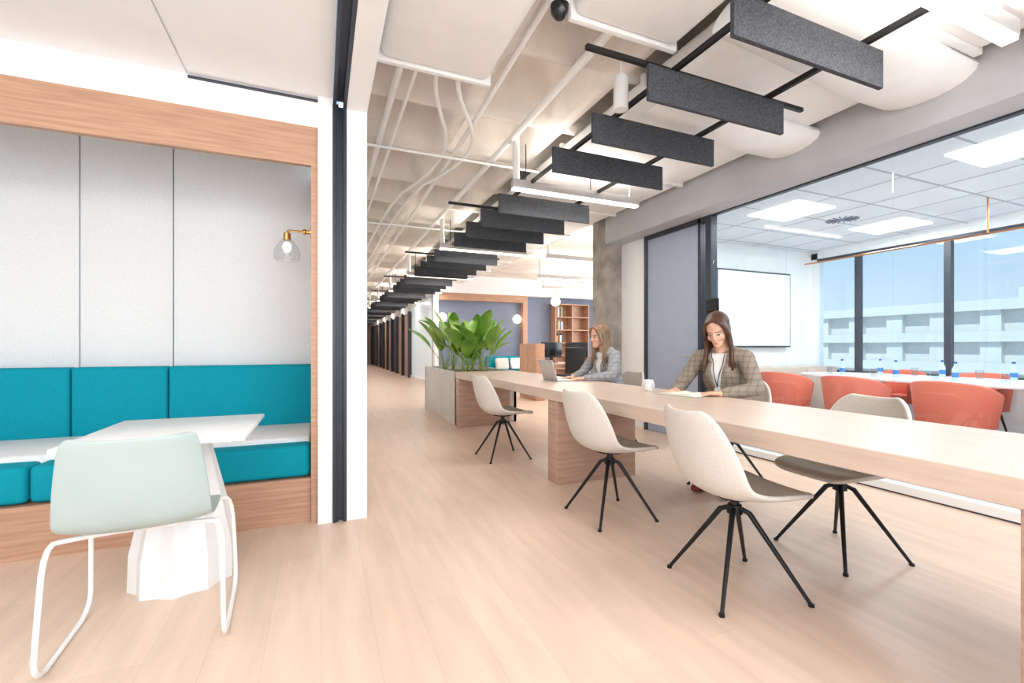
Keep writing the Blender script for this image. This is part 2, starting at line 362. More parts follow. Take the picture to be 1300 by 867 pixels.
for (a,b,y) in [(3.55,4.95,6.95),(4.4,5.8,9.0),(5.3,6.7,10.6)]:
    linear(a,b,y,2.6,'slim suspended linear LED light in the open office',power=16,up=12)
e=root('pendant_spot','white cylindrical pendant spot on a thin cable','ceiling light',(1.74,2.38,2.59))
bm=NB(); lathe(bm,[(.0,0),(.042,0),(.046,.004),(.046,.2),(.04,.21),(.0,.21)]); add('body',bm,'whitegloss',e)
bm=NB(); cyl(bm,(0,0,.21),(0,0,.5),.004,seg=8); add('cable',bm,'whitegloss',e)
e=root('dome_camera','black dome security camera under white duct','camera',(1.16,2.12,2.9))
bm=NB(); lathe(bm,[(0,-.07),(.025,-.065),(.045,-.04),(.05,0),(.05,.005)]); add('dome',bm,'darkscreen',e)
bm=NB(); lathe(bm,[(.055,0),(.058,.02),(.04,.05),(.0,.05)]); cyl(bm,(0,0,.04),(0,0,.25),.012); add('mount',bm,'whitegloss',e)
# ---------------------------------------------------------------- glass wall / meeting room
gy=[-1.5,.95,2.07,2.93,3.78]
for i in range(4):
    S('window_%d'%(i+1),[(3.994,4.006,gy[i]+.002,gy[i+1]-.002,.07,2.56)],'glass',label='frameless clear glass partition pane')
S('trim_9',[(3.975,4.025,-1.5,3.78,0,.012),(3.975,4.025,-1.5,3.78,2.545,2.56)],'darkmetal',label='dark metal glass channel')  # dark channel lines below and above the panes
S('baseboard_right',[(3.97,4.03,-1.5,3.78,.012,.07)],'whitegloss',label='white glass channel')
S('trim_10',[(3.96,4.05,3.78,3.86,0,2.56),(3.96,4.05,3.93,3.97,0,2.56),(3.96,4.05,4.86,4.91,0,2.56),(3.96,4.05,3.86,4.86,2.5,2.56)],'darkmetal',label='anthracite door frame')
S('window_5',[(3.995,4.005,3.86,3.93,0.02,2.5)],'glass')
S('door_1',[(3.98,4.02,3.975,4.855,.01,2.5)],'bluedoor',label='blue grey door leaf')
bm=NB(); tube(bm,chaikin([(3.98,4.05,1.0),(3.93,4.05,1.0),(3.93,4.05,1.0),(3.93,4.18,1.0)],1),.009); o=add('door_handle',bm,'alu'); o.parent=bpy.data.objects['door_1']
S('wall_right',[(4.0,4.1,4.91,5.45,0,3.08)],'white',label='white wall')
S('wall_meeting_back',[(4.1,7.5,4.95,5.05,0,3.12)],'white',label='white meeting room wall')
S('wall_window',[(7.35,7.5,-1.5,4.95,0,.70),(7.35,7.5,-1.5,4.95,2.5,3.12),(7.35,7.5,4.85,4.95,.7,2.6)],'white',label='white wall around exterior windows')
e=root('booking_panel','small black booking screen on the door frame','screen',(3.955,3.76,1.55))
bm=NB(); box(bm,-.022,0,-.1,.07,-.075,.075,.006); add('casing',bm,'black',e)
bm=NB(); box(bm,-.0245,-.0215,-.085,.055,-.06,.06); add('display',bm,'darkscreen',e)
for i,y in enumerate([1.09,2.15,3.21,4.27]):
    S('trim_%d'%(11+i),[(7.36,7.44,y-.035,y+.035,.74,2.46)],'darkmetal',label='anthracite window mullion')
ym=[-1.5,1.09,2.15,3.21,4.27,4.85]
for i in range(5): S('window_%d'%(6+i),[(7.4,7.41,ym[i],ym[i+1],.72,2.5)],'glass2',label='exterior window pane')
S('trim_16',[(7.3,7.48,-1.5,4.85,.7,.74),(7.34,7.46,-1.5,4.85,2.46,2.5)],'darkmetal',label='anthracite window rail')
for x,y in [(4.85,3.5),(6.6,3.45),(4.85,1.7),(6.6,1.7)]:
    bm=NB(); box(bm,x-.3,x+.3,y-.3,y+.3,2.608,2.622); add('led_panel',bm,'panel_light',label='square recessed LED panel in tiled ceiling',category='ceiling light',group='recessed LED panels')
    l=bpy.data.lights.new('panel_lamp','AREA'); l.size=.55; l.energy=21; o=bpy.data.objects.new('panel_lamp',l); COL.objects.link(o); o.location=(x,y,2.6)
bm=NB()
for k in range(16):
    a=k*math.pi/8; cyl(bm,(5.75,3.5,2.616),(5.75+.17*math.cos(a),3.5+.17*math.sin(a),2.616),.006,seg=6)
add('ceiling_diffuser',bm,'midmetal',label='radial slot air diffuser in tiled ceiling',category='vent')
e=root('wall_screen','large white wall-mounted presentation screen','screen',(5.98,4.9,1.66))
bm=NB(); box(bm,-.77,.77,-.03,.045,-.57,.57,.004); add('frame',bm,'darkmetal',e)
bm=NB(); box(bm,-.745,.745,-.036,-.028,-.545,.545); add('display',bm,'screen',e)
e=root('credenza','pale ash credenza below the wall screen','cabinet',(5.9,4.72,0))
bm=NB(); box(bm,-1.4,1.4,-.2,.2,.0,.8,.004); add('body',bm,'woody',e)
for k in range(4):
    bm=NB(); box(bm,-1.39+k*.7,-.71+k*.7,-.215,-.2,.08,.78,.003); add('door',bm,'woody',e)
e=root('copper_pendant','slim copper tube pendant above the meeting table','ceiling light',(6.25,3.0,2.25))
bm=NB(); tube(bm,[(0,-1.5,0),(0,1.3,0)],.011); add('bar',bm,'copper',e)
for yy in (-.6,):
    bm=NB(); cyl(bm,(0,yy,0),(0,yy,.37),.008); add('stem',bm,'copper',e)
e=root('meeting_table','white oval meeting table with pedestal legs','table',(6.3,2.5,0))
poly=[]
for k in range(48):
    a=2*math.pi*k/48; c,s=math.cos(a),math.sin(a)
    poly.append((.58*math.copysign(abs(c)**.6,c),1.75*math.copysign(abs(s)**.6,s)))
bm=NB(); prism(bm,poly,.715,.745,bev=.006); add('tabletop',bm,'whitegloss',e)
for y in (-.9,.9):
    bm=NB(); lathe(bm,[(.28,0),(.28,.015),(.06,.03),(.05,.7),(.12,.715)],(0,y,0)); add('pedestal',bm,'whitegloss',e)
tub=root('tub_chair','coral upholstered tub chair with dark legs at meeting table','chair',(5.40,2.3,0),0,group='coral meeting chairs')
bm=NB(); n=26; R=.29
t=bmesh.new(); rings=[]
for i in range(n+1):
    a=math.radians(55+250*i/n); f=abs(2*i/n-1); top=.79-.17*f**2.2; bot=.40
    ri=[]
    for rr,z in ((R-.05,bot),(R-.03,top-.02),(R-.005,top),(R+.02,top-.015),(R-.02,bot-.02)):
        ri.append(t.verts.new((rr*math.cos(a),rr*1.02*math.sin(a),z)))
    rings.append(ri)
for i in range(n):
    for k in range(5): t.faces.new((rings[i][k],rings[i][(k+1)%5],rings[i+1][(k+1)%5],rings[i+1][k]))
t.faces.new(rings[0][::-1]); t.faces.new(rings[-1]); bmesh.ops.recalc_face_normals(t,faces=t.faces); join(bm,t)
add('backrest',bm,'orange',tub,sharp=1.2)
bm=NB(); lathe(bm,[(0,.37),(.24,.37),(.265,.40),(.265,.44),(.24,.465),(0,.475)]); add('seat',bm,'orange',tub)
for sx in (-1,1):
    for sy in (-1,1):
        bm=NB(); cyl(bm,(.15*sx,.15*sy,.37),(.22*sx,.22*sy,0),.014,.009); add('leg',bm,'black',tub)
for (x,y,rz) in [(5.40,3.15,0),(5.40,3.98,.2),(5.40,1.45,0),(7.0,2.0,math.pi),(7.0,2.8,math.pi),(7.0,3.6,math.pi)]:
    dup(tub,loc=(x,y,0),rz=rz)
bt=root('water_bottle','clear water bottle with blue label on meeting table','bottle',(6.0,2.0,.745),group='water bottles')
bm=NB(); lathe(bm,[(0,0),(.026,0),(.028,.01),(.028,.12),(.012,.16),(.012,.18),(0,.18)]); add('body',bm,M('bottle_blue',(190,214,230),rough=.1,var=.05),bt)
bm=NB(); lathe(bm,[(.014,.18),(.014,.2),(0,.2)]); add('cap',bm,M('cap_blue',(30,90,170)),bt)
bm=NB(); lathe(bm,[(.029,.04),(.029,.09)]); add('sticker',bm,M('sticker_blue',(60,120,190)),bt)
for (x,y) in [(6.0,2.55),(6.05,3.1),(6.0,3.65),(6.5,2.3),(6.55,2.9),(6.5,3.5)]: dup(bt,loc=(x,y,.745))
gl=None
for (x,y) in [(5.92,2.15),(5.95,2.7),(5.92,3.25),(6.0,3.8),(6.6,2.6),(6.62,3.2)]:
    if gl is None:
        bm=NB(); lathe(bm,[(0,0),(.03,0),(.036,.1),(.034,.1),(.028,.006),(0,.006)]); gl=add('drinking_glass',bm,'shadeglass',label='clear water glass on meeting table',category='glass',group='water glasses',loc=(x,y,.745))
    else: dup(gl,loc=(x,y,.745))
# ---------------------------------------------------------------- outside
def building(x0,x1,y0,y1,z0,z1,fh,lab,mm='build'):
    bm=NB(); box(bm,x0+1.2,x1,y0+.5,y1-.5,z0,z1,0,1); z=z0+.2
    while z<=z1+.01:
        box(bm,x0,x1,y0,y1,z-.2,z+.15); box(bm,x0,x0+.12,y0,y1,z+.15,z+.85)
        z+=fh
    y=y0
    while y<y1: 
        box(bm,x0+.5,x0+1.3,y,y+1.6,z0,z1); y+=4.2
    box(bm,x0+4,x0+9,(y0+y1)/2-4,(y0+y1)/2+1,z1,z1+2.2); box(bm,x0+.8,x0+1.5,y0,y1,z1,z1+.8)
    add('apartment_building',bm,[mm,'buildwin'],label=lab,category='building')
building(62,76,2,42,-24,5.0,3.2,'white apartment building with long terraces')
building(80,94,45,80,-24,3.4,3.2,'white stepped apartment building across the street')
building(120,135,10,70,-24,9.5,3.4,'distant brown apartment building','brick')
o=S('terrain',[(12,400,-200,300,-26,-24)],'beam'); o['label']='pale grey city ground outside the windows'; o['category']='ground'; del o['kind']
for (x,y,s,z) in [(101,40,3,4),(101,60,3,4.5)]:
    bm=NB()
    for k in range(14): ell(bm,(random.uniform(-1,1)*s,random.uniform(-1,1)*s,random.uniform(0,1)*s*.7),(s*.45,)*3,sub=2)
    cyl(bm,(0,0,-24-z),(0,0,.5),.12*s,seg=8); add('tree',bm,'tree',label='tall green treetop among the buildings',category='tree',loc=(x,y,z))
# ---------------------------------------------------------------- back office
S('wall_far',[(2.9,9.5,12.7,12.8,0,3.12)],'blue',label='slate blue back wall')
S('trim_17',[(2.95,5.75,12.5,12.7,2.42,2.62),(5.6,5.75,12.5,12.7,0,2.42)],'woodx',label='ash frame around blue alcove')
S('trim_18',[(2.9,9.5,12.45,12.7,2.62,3.12)],'white',label='white bulkhead')
S('wall_corridor',[(2.9,3.0,12.8,16.2,0,.1),(2.9,3.0,12.8,16.2,2.5,3.12),(2.9,3.0,12.45,12.9,0,3.12),(2.9,3.0,16.2,31,2.3,3.12)],'white',label='white corridor wall')
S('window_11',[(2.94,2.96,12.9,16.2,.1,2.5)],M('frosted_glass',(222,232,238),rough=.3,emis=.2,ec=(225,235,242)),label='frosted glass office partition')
for k in range(10):
    y=16.2+k*1.45
    S('trim_%d'%(19+k),[(2.82,3.0,y,y+.12,0,2.35)],'darkmetal',label='dark door frame')
    S('door_%d'%(2+k),[(2.93,2.98,y+.12,y+1.45,0,2.3)],'darkmetal' if k%3==2 else 'wood',label='corridor door')
S('wall_end',[(.9,3.0,30.9,31,0,3.3)],'wood')
def globe(x,y,z,pend=False):
    e=root('globe_lamp','opal globe lamp with brass stem','lamp',(x,y,z),group='opal globe lamps')
    bm=NB(); ell(bm,(0,0,0),(.13,.13,.13)); add('globe',bm,'globe',e)
    bm=NB()
    if pend: cyl(bm,(0,0,.12),(0,0,3.1-z),.008)
    else: cyl(bm,(0,.12,0),(0,12.7-y,0),.015); 
    add('stem',bm,'brass',e)
globe(5.4,12.5,1.92); globe(3.12,12.5,1.92); globe(6.0,11.2,2.35,True)
e=root('bookcase','open ash bookcase against the blue wall','bookcase',(7.2,12.5,0))
bm=NB(); box(bm,-.6,-.57,-.18,.18,0,2.42); box(bm,.57,.6,-.18,.18,0,2.42); box(bm,-.015,.015,-.18,.18,0,2.42); box(bm,-.6,.6,.16,.19,0,2.42); add('carcass',bm,'woodx',e)
for k in range(7):
    bm=NB(); box(bm,-.57,.57,-.18,.16,.02+k*.395,.045+k*.395); add('shelf',bm,'woodx',e)
cols=[(200,90,60),(60,100,140),(230,225,215),(70,80,70),(190,170,120)]
bms=[M('book_cover_%d'%i,c) for i,c in enumerate(cols)]
for s in range(3,6):
    x=6.66
    for k in range(5):
        w=random.uniform(.03,.05); h=random.uniform(.2,.28)
        bm=NB(); box(bm,x,x+w,12.36,12.55,.046+s*.395,.046+s*.395+h,.003); add('book',bm,random.choice(bms),label='upright book on the ash bookcase',category='book',group='books on bookcase'); x+=w+.004
e=root('sofa','teal two-seat sofa against the blue alcove wall','sofa',(5.0,12.0,0))
bm=NB(); box(bm,-.65,.65,-.35,.35,.12,.42,.03); add('seat',bm,'teal',e)
bm=NB(); box(bm,-.65,.65,.2,.4,.3,.82,.04); add('backrest',bm,'teal',e)
for sx in (-.58,.58):
    for sy in (-.28,.28):
        bm=NB(); cyl(bm,(sx,sy,.13),(sx,sy,0),.02); add('leg',bm,'black',e)
for x,c in ((4.75,'beige'),(5.2,'whitegloss')):
    bm=NB(); box(bm,-.2,.2,-.06,.06,-.17,.17,.055,seg=4,rot=Matrix.Rotation(-.25,4,'X')); add('cushion',bm,c,label='pale square cushion on teal sofa',category='cushion',loc=(x,12.08,.61))
def desk(x,y):
    e=root('office_desk','white office desk with screens','desk',(x,y,0),group='office desks')
    bm=NB(); box(bm,-.75,.75,-.38,.38,.71,.74,.004); add('desktop',bm,'woody',e)
    for sx in (-.7,.7):
        bm=NB(); box(bm,sx-.02,sx+.02,-.34,-.3,0,.71); box(bm,sx-.02,sx+.02,.3,.34,0,.71); box(bm,sx-.018,sx+.018,-.31,.31,.66,.709); add('leg',bm,'whitegloss',e)
desk(5.0,9.0); desk(6.6,9.0)
def monitor(x,y,rz,zt=.74):
    e=root('computer_monitor','black computer monitor on office desk','monitor',(x,y,zt),rz,group='computer monitors')
    bm=NB(); box(bm,-.27,.27,-.015,.02,.12,.46,.006); add('display',bm,'darkscreen',e)
    bm=NB(); box(bm,-.03,.03,-.005,.03,.0,.2); box(bm,-.11,.11,-.08,.09,0,.012,.003); add('stand',bm,'black',e)
monitor(4.75,9.05,.1); monitor(5.4,9.05,-.1); monitor(6.5,9.05,0)
def ochair(x,y,rz):
    e=root('office_chair','black mesh swivel office chair by the desk','office chair',(x,y,0),rz)
    bm=NB(); box(bm,-.24,.24,-.24,.24,.44,.51,.03); add('seat',bm,'dkcloth',e)
    bm=NB(); box(bm,-.22,.22,-.27,-.22,.55,1.08,.022); add('backrest',bm,'black',e)
    bm=NB(); cyl(bm,(0,0,.06),(0,0,.46),.03); box(bm,-.03,.03,-.28,-.2,.42,.6)
    for k in range(5):
        a=k*2*math.pi/5; tube(bm,[(0,0,.1),(.28*math.cos(a),.28*math.sin(a),.06)],[.022,.015]); ell(bm,(.28*math.cos(a),.28*math.sin(a),.03),(.03,.03,.03),sub=2)
    add('base',bm,'black',e)
ochair(5.5,8.35,0.2); ochair(4.85,8.4,-.1)
e=root('storage_cabinet','low ash storage cabinet beside the desks','cabinet',(4.1,8.7,0))
bm=NB(); box(bm,-.1,.1,-.4,.4,0.0,1.16,.004); add('body',bm,'woodx',e)
for k in range(2):
    bm=NB(); box(bm,-.115,-.1,-.39+k*.4,-.01+k*.4,.05,1.14,.003); add('door',bm,'woodx',e)
# ---------------------------------------------------------------- long table
e=root('communal_table','long ash communal table with slab legs','table',(2.16,3.3,0))
bm=NB(); t=bmesh.new(); bmesh.ops.create_cube(t,size=1); bmesh.ops.scale(t,vec=(.88,5.74,.085),verts=t.verts); bmesh.ops.bevel(t,geom=t.edges[:],offset=.003,segments=1,affect='EDGES')
bmesh.ops.translate(t,vec=(0,-.01,.7075),verts=t.verts)
join(bm,t)
for f in bm.faces: f.material_index=0 if f.normal.z>.5 else 1  # upward faces get the paler tone with glare painted in
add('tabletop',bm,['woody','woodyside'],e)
for y0_,y1_ in ((-2.86,-2.70),(-.11,.06),(2.7,2.86)):
    bm=NB(); box(bm,-.43,.32,y0_,y1_,0,.665,.003); add('leg',bm,'wood',e)
e=root('planter_box','tall pale grey planter box at the end of the table','planter',(2.19,7.18,0))
bm=NB()
for a in ((-.46,.46,-1.019,-.97),(-.46,.46,.97,1.01),(-.46,-.42,-1.019,1.01),(.42,.46,-1.019,1.01)): box(bm,*a,0,.745,0)
box(bm,-.43,.43,-.98,.98,0.0,.1); add('body',bm,'planter',e)
bm=NB(); box(bm,-.418,.418,-.968,.968,.1,.68); add('soil',bm,'soil',e)
def leaf(bm,p,dirv,L,W,droop,mi):
    t=bmesh.new(); n=9; d=Vector(dirv).normalized(); side=d.cross(Vector((0,0,1)))
    if side.length<.1: side=Vector((1,0,0))
    side.normalize(); pos=Vector(p); rows=[]
    for i in range(n+1):
        f=i/n; w=W*math.sin(math.pi*min(1,f*.93+.05))**.75
        nn=side.cross(d).normalized()
        rows.append([t.verts.new(pos-side*w+nn*w*.35),t.verts.new(pos-side*w*.5+nn*w*.12),t.verts.new(pos),t.verts.new(pos+side*w*.5+nn*w*.12),t.verts.new(pos+side*w+nn*w*.35)])
        pos=pos+d*(L/n); d=(d+Vector((0,0,-droop/n))).normalized()
    for i in range(n):
        for k in range(4): t.faces.new((rows[i][k],rows[i][k+1],rows[i+1][k+1],rows[i+1][k]))
    join(bm,t,mi)
for (px,py,h,nl) in [(1.98,6.6,.75,8),(2.3,6.5,.62,7),(1.98,7.2,.85,8),(2.4,7.1,.85,8),(2.0,7.8,.85,8),(2.4,7.8,.6,8),(2.2,6.9,.5,8)]:
    e=root('leafy_plant','broad-leaved green plant growing in grey planter','plant',(px,py,.68),group='plants in planter')
    bl=NB(); bs=NB()
    for k in range(nl):
        a=k*2.4+random.uniform(-.3,.3); tilt=random.uniform(.15,.75); hh=h*random.uniform(.4,.85)
        dv=Vector((math.cos(a)*tilt,math.sin(a)*tilt,1)).normalized()
        p1=dv*hh*.9; pts=[Vector((0,0,-.02)),dv*hh*.45-Vector((math.cos(a),math.sin(a),0))*.03,p1]
        tube(bs,chaikin(pts,1),[.009,.004],6)
        leaf(bl,p1,dv+Vector((math.cos(a),math.sin(a),0))*.25,random.uniform(.42,.58),random.uniform(.085,.12),random.uniform(.25,.9),random.choice((0,0,1)))
    add('foliage',bl,['leaf','leaf2'],e,sharp=3); add('stalk',bs,'stalk',e)
# ---------------------------------------------------------------- shell chairs
def shell(rows,thick,mats,parent,ns=12,pw=2.3):
    bm=bmesh.new(); g=[]; n=len(rows)
    for i,(x,z,hw,c) in enumerate(rows):
        a=rows[max(0,i-1)]; b=rows[min(n-1,i+1)]; tx,tz=b[0]-a[0],b[1]-a[1]; L=math.hypot(tx,tz); nx,nz=tz/L,-tx/L
        r=[]
        for k in range(ns+1):
            s=-1+2*k/ns; q=c*abs(s)**pw; r.append(bm.verts.new((x+nx*q,hw*s,z+nz*q)))
        g.append(r)
    for i in range(n-1):
        for k in range(ns): bm.faces.new((g[i][k],g[i+1][k],g[i+1][k+1],g[i][k+1]))
    bmesh.ops.recalc_face_normals(bm,faces=bm.faces)
    if sum(f.normal.z for f in bm.faces)<0: bmesh.ops.reverse_faces(bm,faces=bm.faces)
    o=add('seat_shell',bm,mats,parent,sharp=3)
    m=o.modifiers.new('solid','SOLIDIFY'); m.thickness=thick; m.offset=-1
    if len(mats)>1: m.material_offset=1; m.material_offset_rim=1
    m=o.modifiers.new('sub','SUBSURF'); m.levels=2; m.render_levels=2
    return o
rowsA=[(.262,.43,.13,0),(.255,.452,.19,.008),(.20,.462,.225,.015),(.10,.455,.24,.03),(-.02,.445,.245,.045),(-.12,.452,.24,.06),(-.185,.49,.235,.08),(-.22,.56,.23,.085),(-.243,.64,.222,.075),(-.262,.72,.205,.06),(-.278,.79,.17,.045),(-.285,.825,.115,.03)]
ca=root('shell_chair','cream upholstered shell chair with black spider legs at communal table','chair',(1.755,1.537,0),math.radians(-8),group='cream shell chairs')
shell(rowsA,.026,['beigein','beige'],ca)
bm=NB(); cyl(bm,(0,0,.35),(0,0,.425),.02); cyl(bm,(0,0,.415),(0,0,.43),.09); cyl(bm,(0,0,.335),(0,0,.375),.034,.03); add('hub',bm,'black',ca)
for k in range(4):
    a=math.radians(-50+90*k); c,s=math.cos(a),math.sin(a); bm=NB()
    tube(bm,[(.01*c,.01*s,.365),(.06*c,.06*s,.345),(.295*c,.295*s,.006)],[.011,.0125,.008],10); cyl(bm,(.295*c,.295*s,0),(.295*c,.295*s,.012),.012,seg=12); add('leg',bm,'black',ca)
dup(ca,loc=(1.74,2.5,0),rz=math.radians(4)); dup(ca,loc=(1.67,4.23,0),rz=math.radians(6))
dup(ca,loc=(2.56,1.57,0),rz=math.radians(176)); dup(ca,loc=(2.93,2.62,0),rz=math.radians(190)); dup(ca,loc=(2.93,4.12,0),rz=math.radians(180))
rowsB=[(.232,.428,.17,0),(.225,.447,.205,0),(.15,.455,.22,.01),(0,.45,.222,.015),(-.12,.455,.222,.02),(-.185,.475,.222,.03),(-.212,.53,.22,.04),(-.235,.63,.21,.045),(-.252,.73,.196,.045),(-.262,.78,.185,.045),(-.264,.797,.165,.045)]
cb=root('sled_chair','mint plastic chair with white wire sled base at small table','chair',(-.605,2.13,0),math.radians(94))
shell(rowsB,.008,['mint'],cb,pw=2.6)
bm=NB()
for s in (-1,1):
    tube(bm,chaikin([(-.05,.1*s,.43),(-.1,.2*s,.44),(-.13,.25*s,.44),(-.165,.255*s,.2),(-.185,.26*s,.011),(.05,.26*s,.009),(.315,.26*s,.009),(.3,.255*s,.2),(.27,.245*s,.41),(.2,.2*s,.435),(.05,.1*s,.435)],2),.0085,10)
tube(bm,[(-.05,.1,.43),(-.05,-.1,.43)],.0085); tube(bm,[(.05,.1,.435),(.05,-.1,.435)],.0085)
add('sled_base',bm,'whitegloss',cb)
e=root('cafe_table','white square table with faceted flared pedestal','table',(-.6,2.55,0))
bm=NB(); box(bm,-.31,.31,-.40,.30,.712,.73,.004); add('tabletop',bm,'whitegloss',e)
bm=NB(); lathe(bm,[(.215,0),(.21,.16),(.17,.36),(.10,.66),(.085,.712)],(0,.06,0),seg=20,fn=lambda k,z:1.0 if k%2 else .90); add('pedestal',bm,'whitegloss',e,sharp=.1)
# ---------------------------------------------------------------- small objects
e=root('laptop','silver laptop open on the communal table','laptop',(2.28,4.16,.751))
bm=NB(); box(bm,-.11,.11,-.155,.155,0,.014,.004); add('base',bm,'alu',e)
bm=NB(); box(bm,-.005,.003,-.155,.155,0,.21,.003,rot=None); bmesh.ops.rotate(bm,cent=(0,0,0),matrix=Matrix.Rotation(-.3,3,'Y'),verts=bm.verts); bmesh.ops.translate(bm,vec=(-.11,0,.012),verts=bm.verts); add('lid',bm,'alu',e)
e=root('open_book','open notebook with cream pages on the communal table','book',(2.42,2.55,.751),math.radians(100))
for s in (-1,1):
    bm=NB(); t=bmesh.new(); g=[]
    for i in range(9):
        x=s*.145*i/8; z=.006+.014*math.sin(math.pi*min(1,i/8*.85+.12)); g.append([t.verts.new((x,-.1,z)),t.verts.new((x,.1,z)),t.verts.new((x,.1,0)),t.verts.new((x,-.1,0))])
    for i in range(8):
        for k in range(4): t.faces.new((g[i][k],g[i][(k+1)%4],g[i+1][(k+1)%4],g[i+1][k]))
    t.faces.new(g[0]); t.faces.new(g[-1][::-1]); bmesh.ops.recalc_face_normals(t,faces=t.faces); join(bm,t); add('page_block',bm,'paper',e)
bm=NB(); box(bm,-.152,.152,-.105,.105,-.0008,.0008); add('cover',bm,M('green_cover',(110,140,90)),e,loc=(0,0,.001))
e=root('mug','white ceramic mug on the communal table','mug',(2.41,2.93,.751))
bm=NB(); lathe(bm,[(0,0),(.034,0),(.037,.005),(.037,.085),(.034,.085),(.033,.008),(0,.008)]); add('body',bm,'whitegloss',e)
bm=NB(); tube(bm,chaikin([(0,-.035,.07),(0,-.06,.068),(0,-.062,.025),(0,-.035,.02)],2),.005,8); add('handle',bm,'whitegloss',e)
# ---------------------------------------------------------------- people
def union(parts,voxel,it=4,extra=None):
    bm=bmesh.new()
    for p in parts:
        if p[0]=='e': ell(bm,p[1],p[2],p[3] if len(p)>3 else None)
        else:
            _,a,ra,b,rb=p; ell(bm,a,(ra,)*3,sub=2); ell(bm,b,(rb,)*3,sub=2)
            if (Vector(a)-Vector(b)).length>1e-4: cyl(bm,a,b,ra,rb,seg=16)
    me=bpy.data.meshes.new('u'); bm.to_mesh(me); bm.free()
    o=bpy.data.objects.new('u',me); COL.objects.link(o)
    m=o.modifiers.new('r','REMESH'); m.mode='VOXEL'; m.voxel_size=voxel; m.use_smooth_shade=True
    m=o.modifiers.new('s','SMOOTH'); m.factor=.5; m.iterations=it
    dg=bpy.context.evaluated_depsgraph_get(); dg.update()
    res=bpy.data.meshes.new_from_object(o.evaluated_get(dg)); bpy.data.objects.remove(o); bpy.data.meshes.remove(me)
    for p in res.polygons: p.use_smooth=True
    return res
def bvh(me):
    return BVHTree.FromPolygons([v.co.copy() for v in me.vertices],[tuple(p.vertices) for p in me.polygons])
def hand(P,w,d,n,side,curl=.35):
    w=Vector(w); d=Vector(d).normalized(); n=Vector(n); n=(n-d*n.dot(d)).normalized(); s=n.cross(d).normalized()
    rot=Matrix((d,s,n)).transposed()
    P.append(('e',w+d*.045,(.052,.037,.016),rot)); P.append(('e',w+d*.07,(.025,.038,.012),rot))
    for i,L in enumerate([.068,.079,.074,.058]):
        b=w+d*.082+s*side*(1.5-i)*.0215; dd=(d+s*side*(1.5-i)*.09).normalized(); ang=curl*(.55+.15*i)
        r=.0085
        for k,fr in enumerate((.45,.32,.26)):
            dd=(dd*math.cos(ang)-n*math.sin(ang)).normalized(); e=b+dd*L*fr*1.05; P.append(('c',b,r,e,r-.0009)); b=e; r-=.0009
    b=w+d*.028+s*side*.03; dd=(d*.7+s*side*.62-n*.25).normalized(); P.append(('c',w+d*.01+s*side*.015,.014,b,.0125))
    e=b+dd*.036; P.append(('c',b,.012,e,.0105)); dd=(dd+d*.45-s*side*.15).normalized(); P.append(('c',e,.0105,e+dd*.03,.0088))
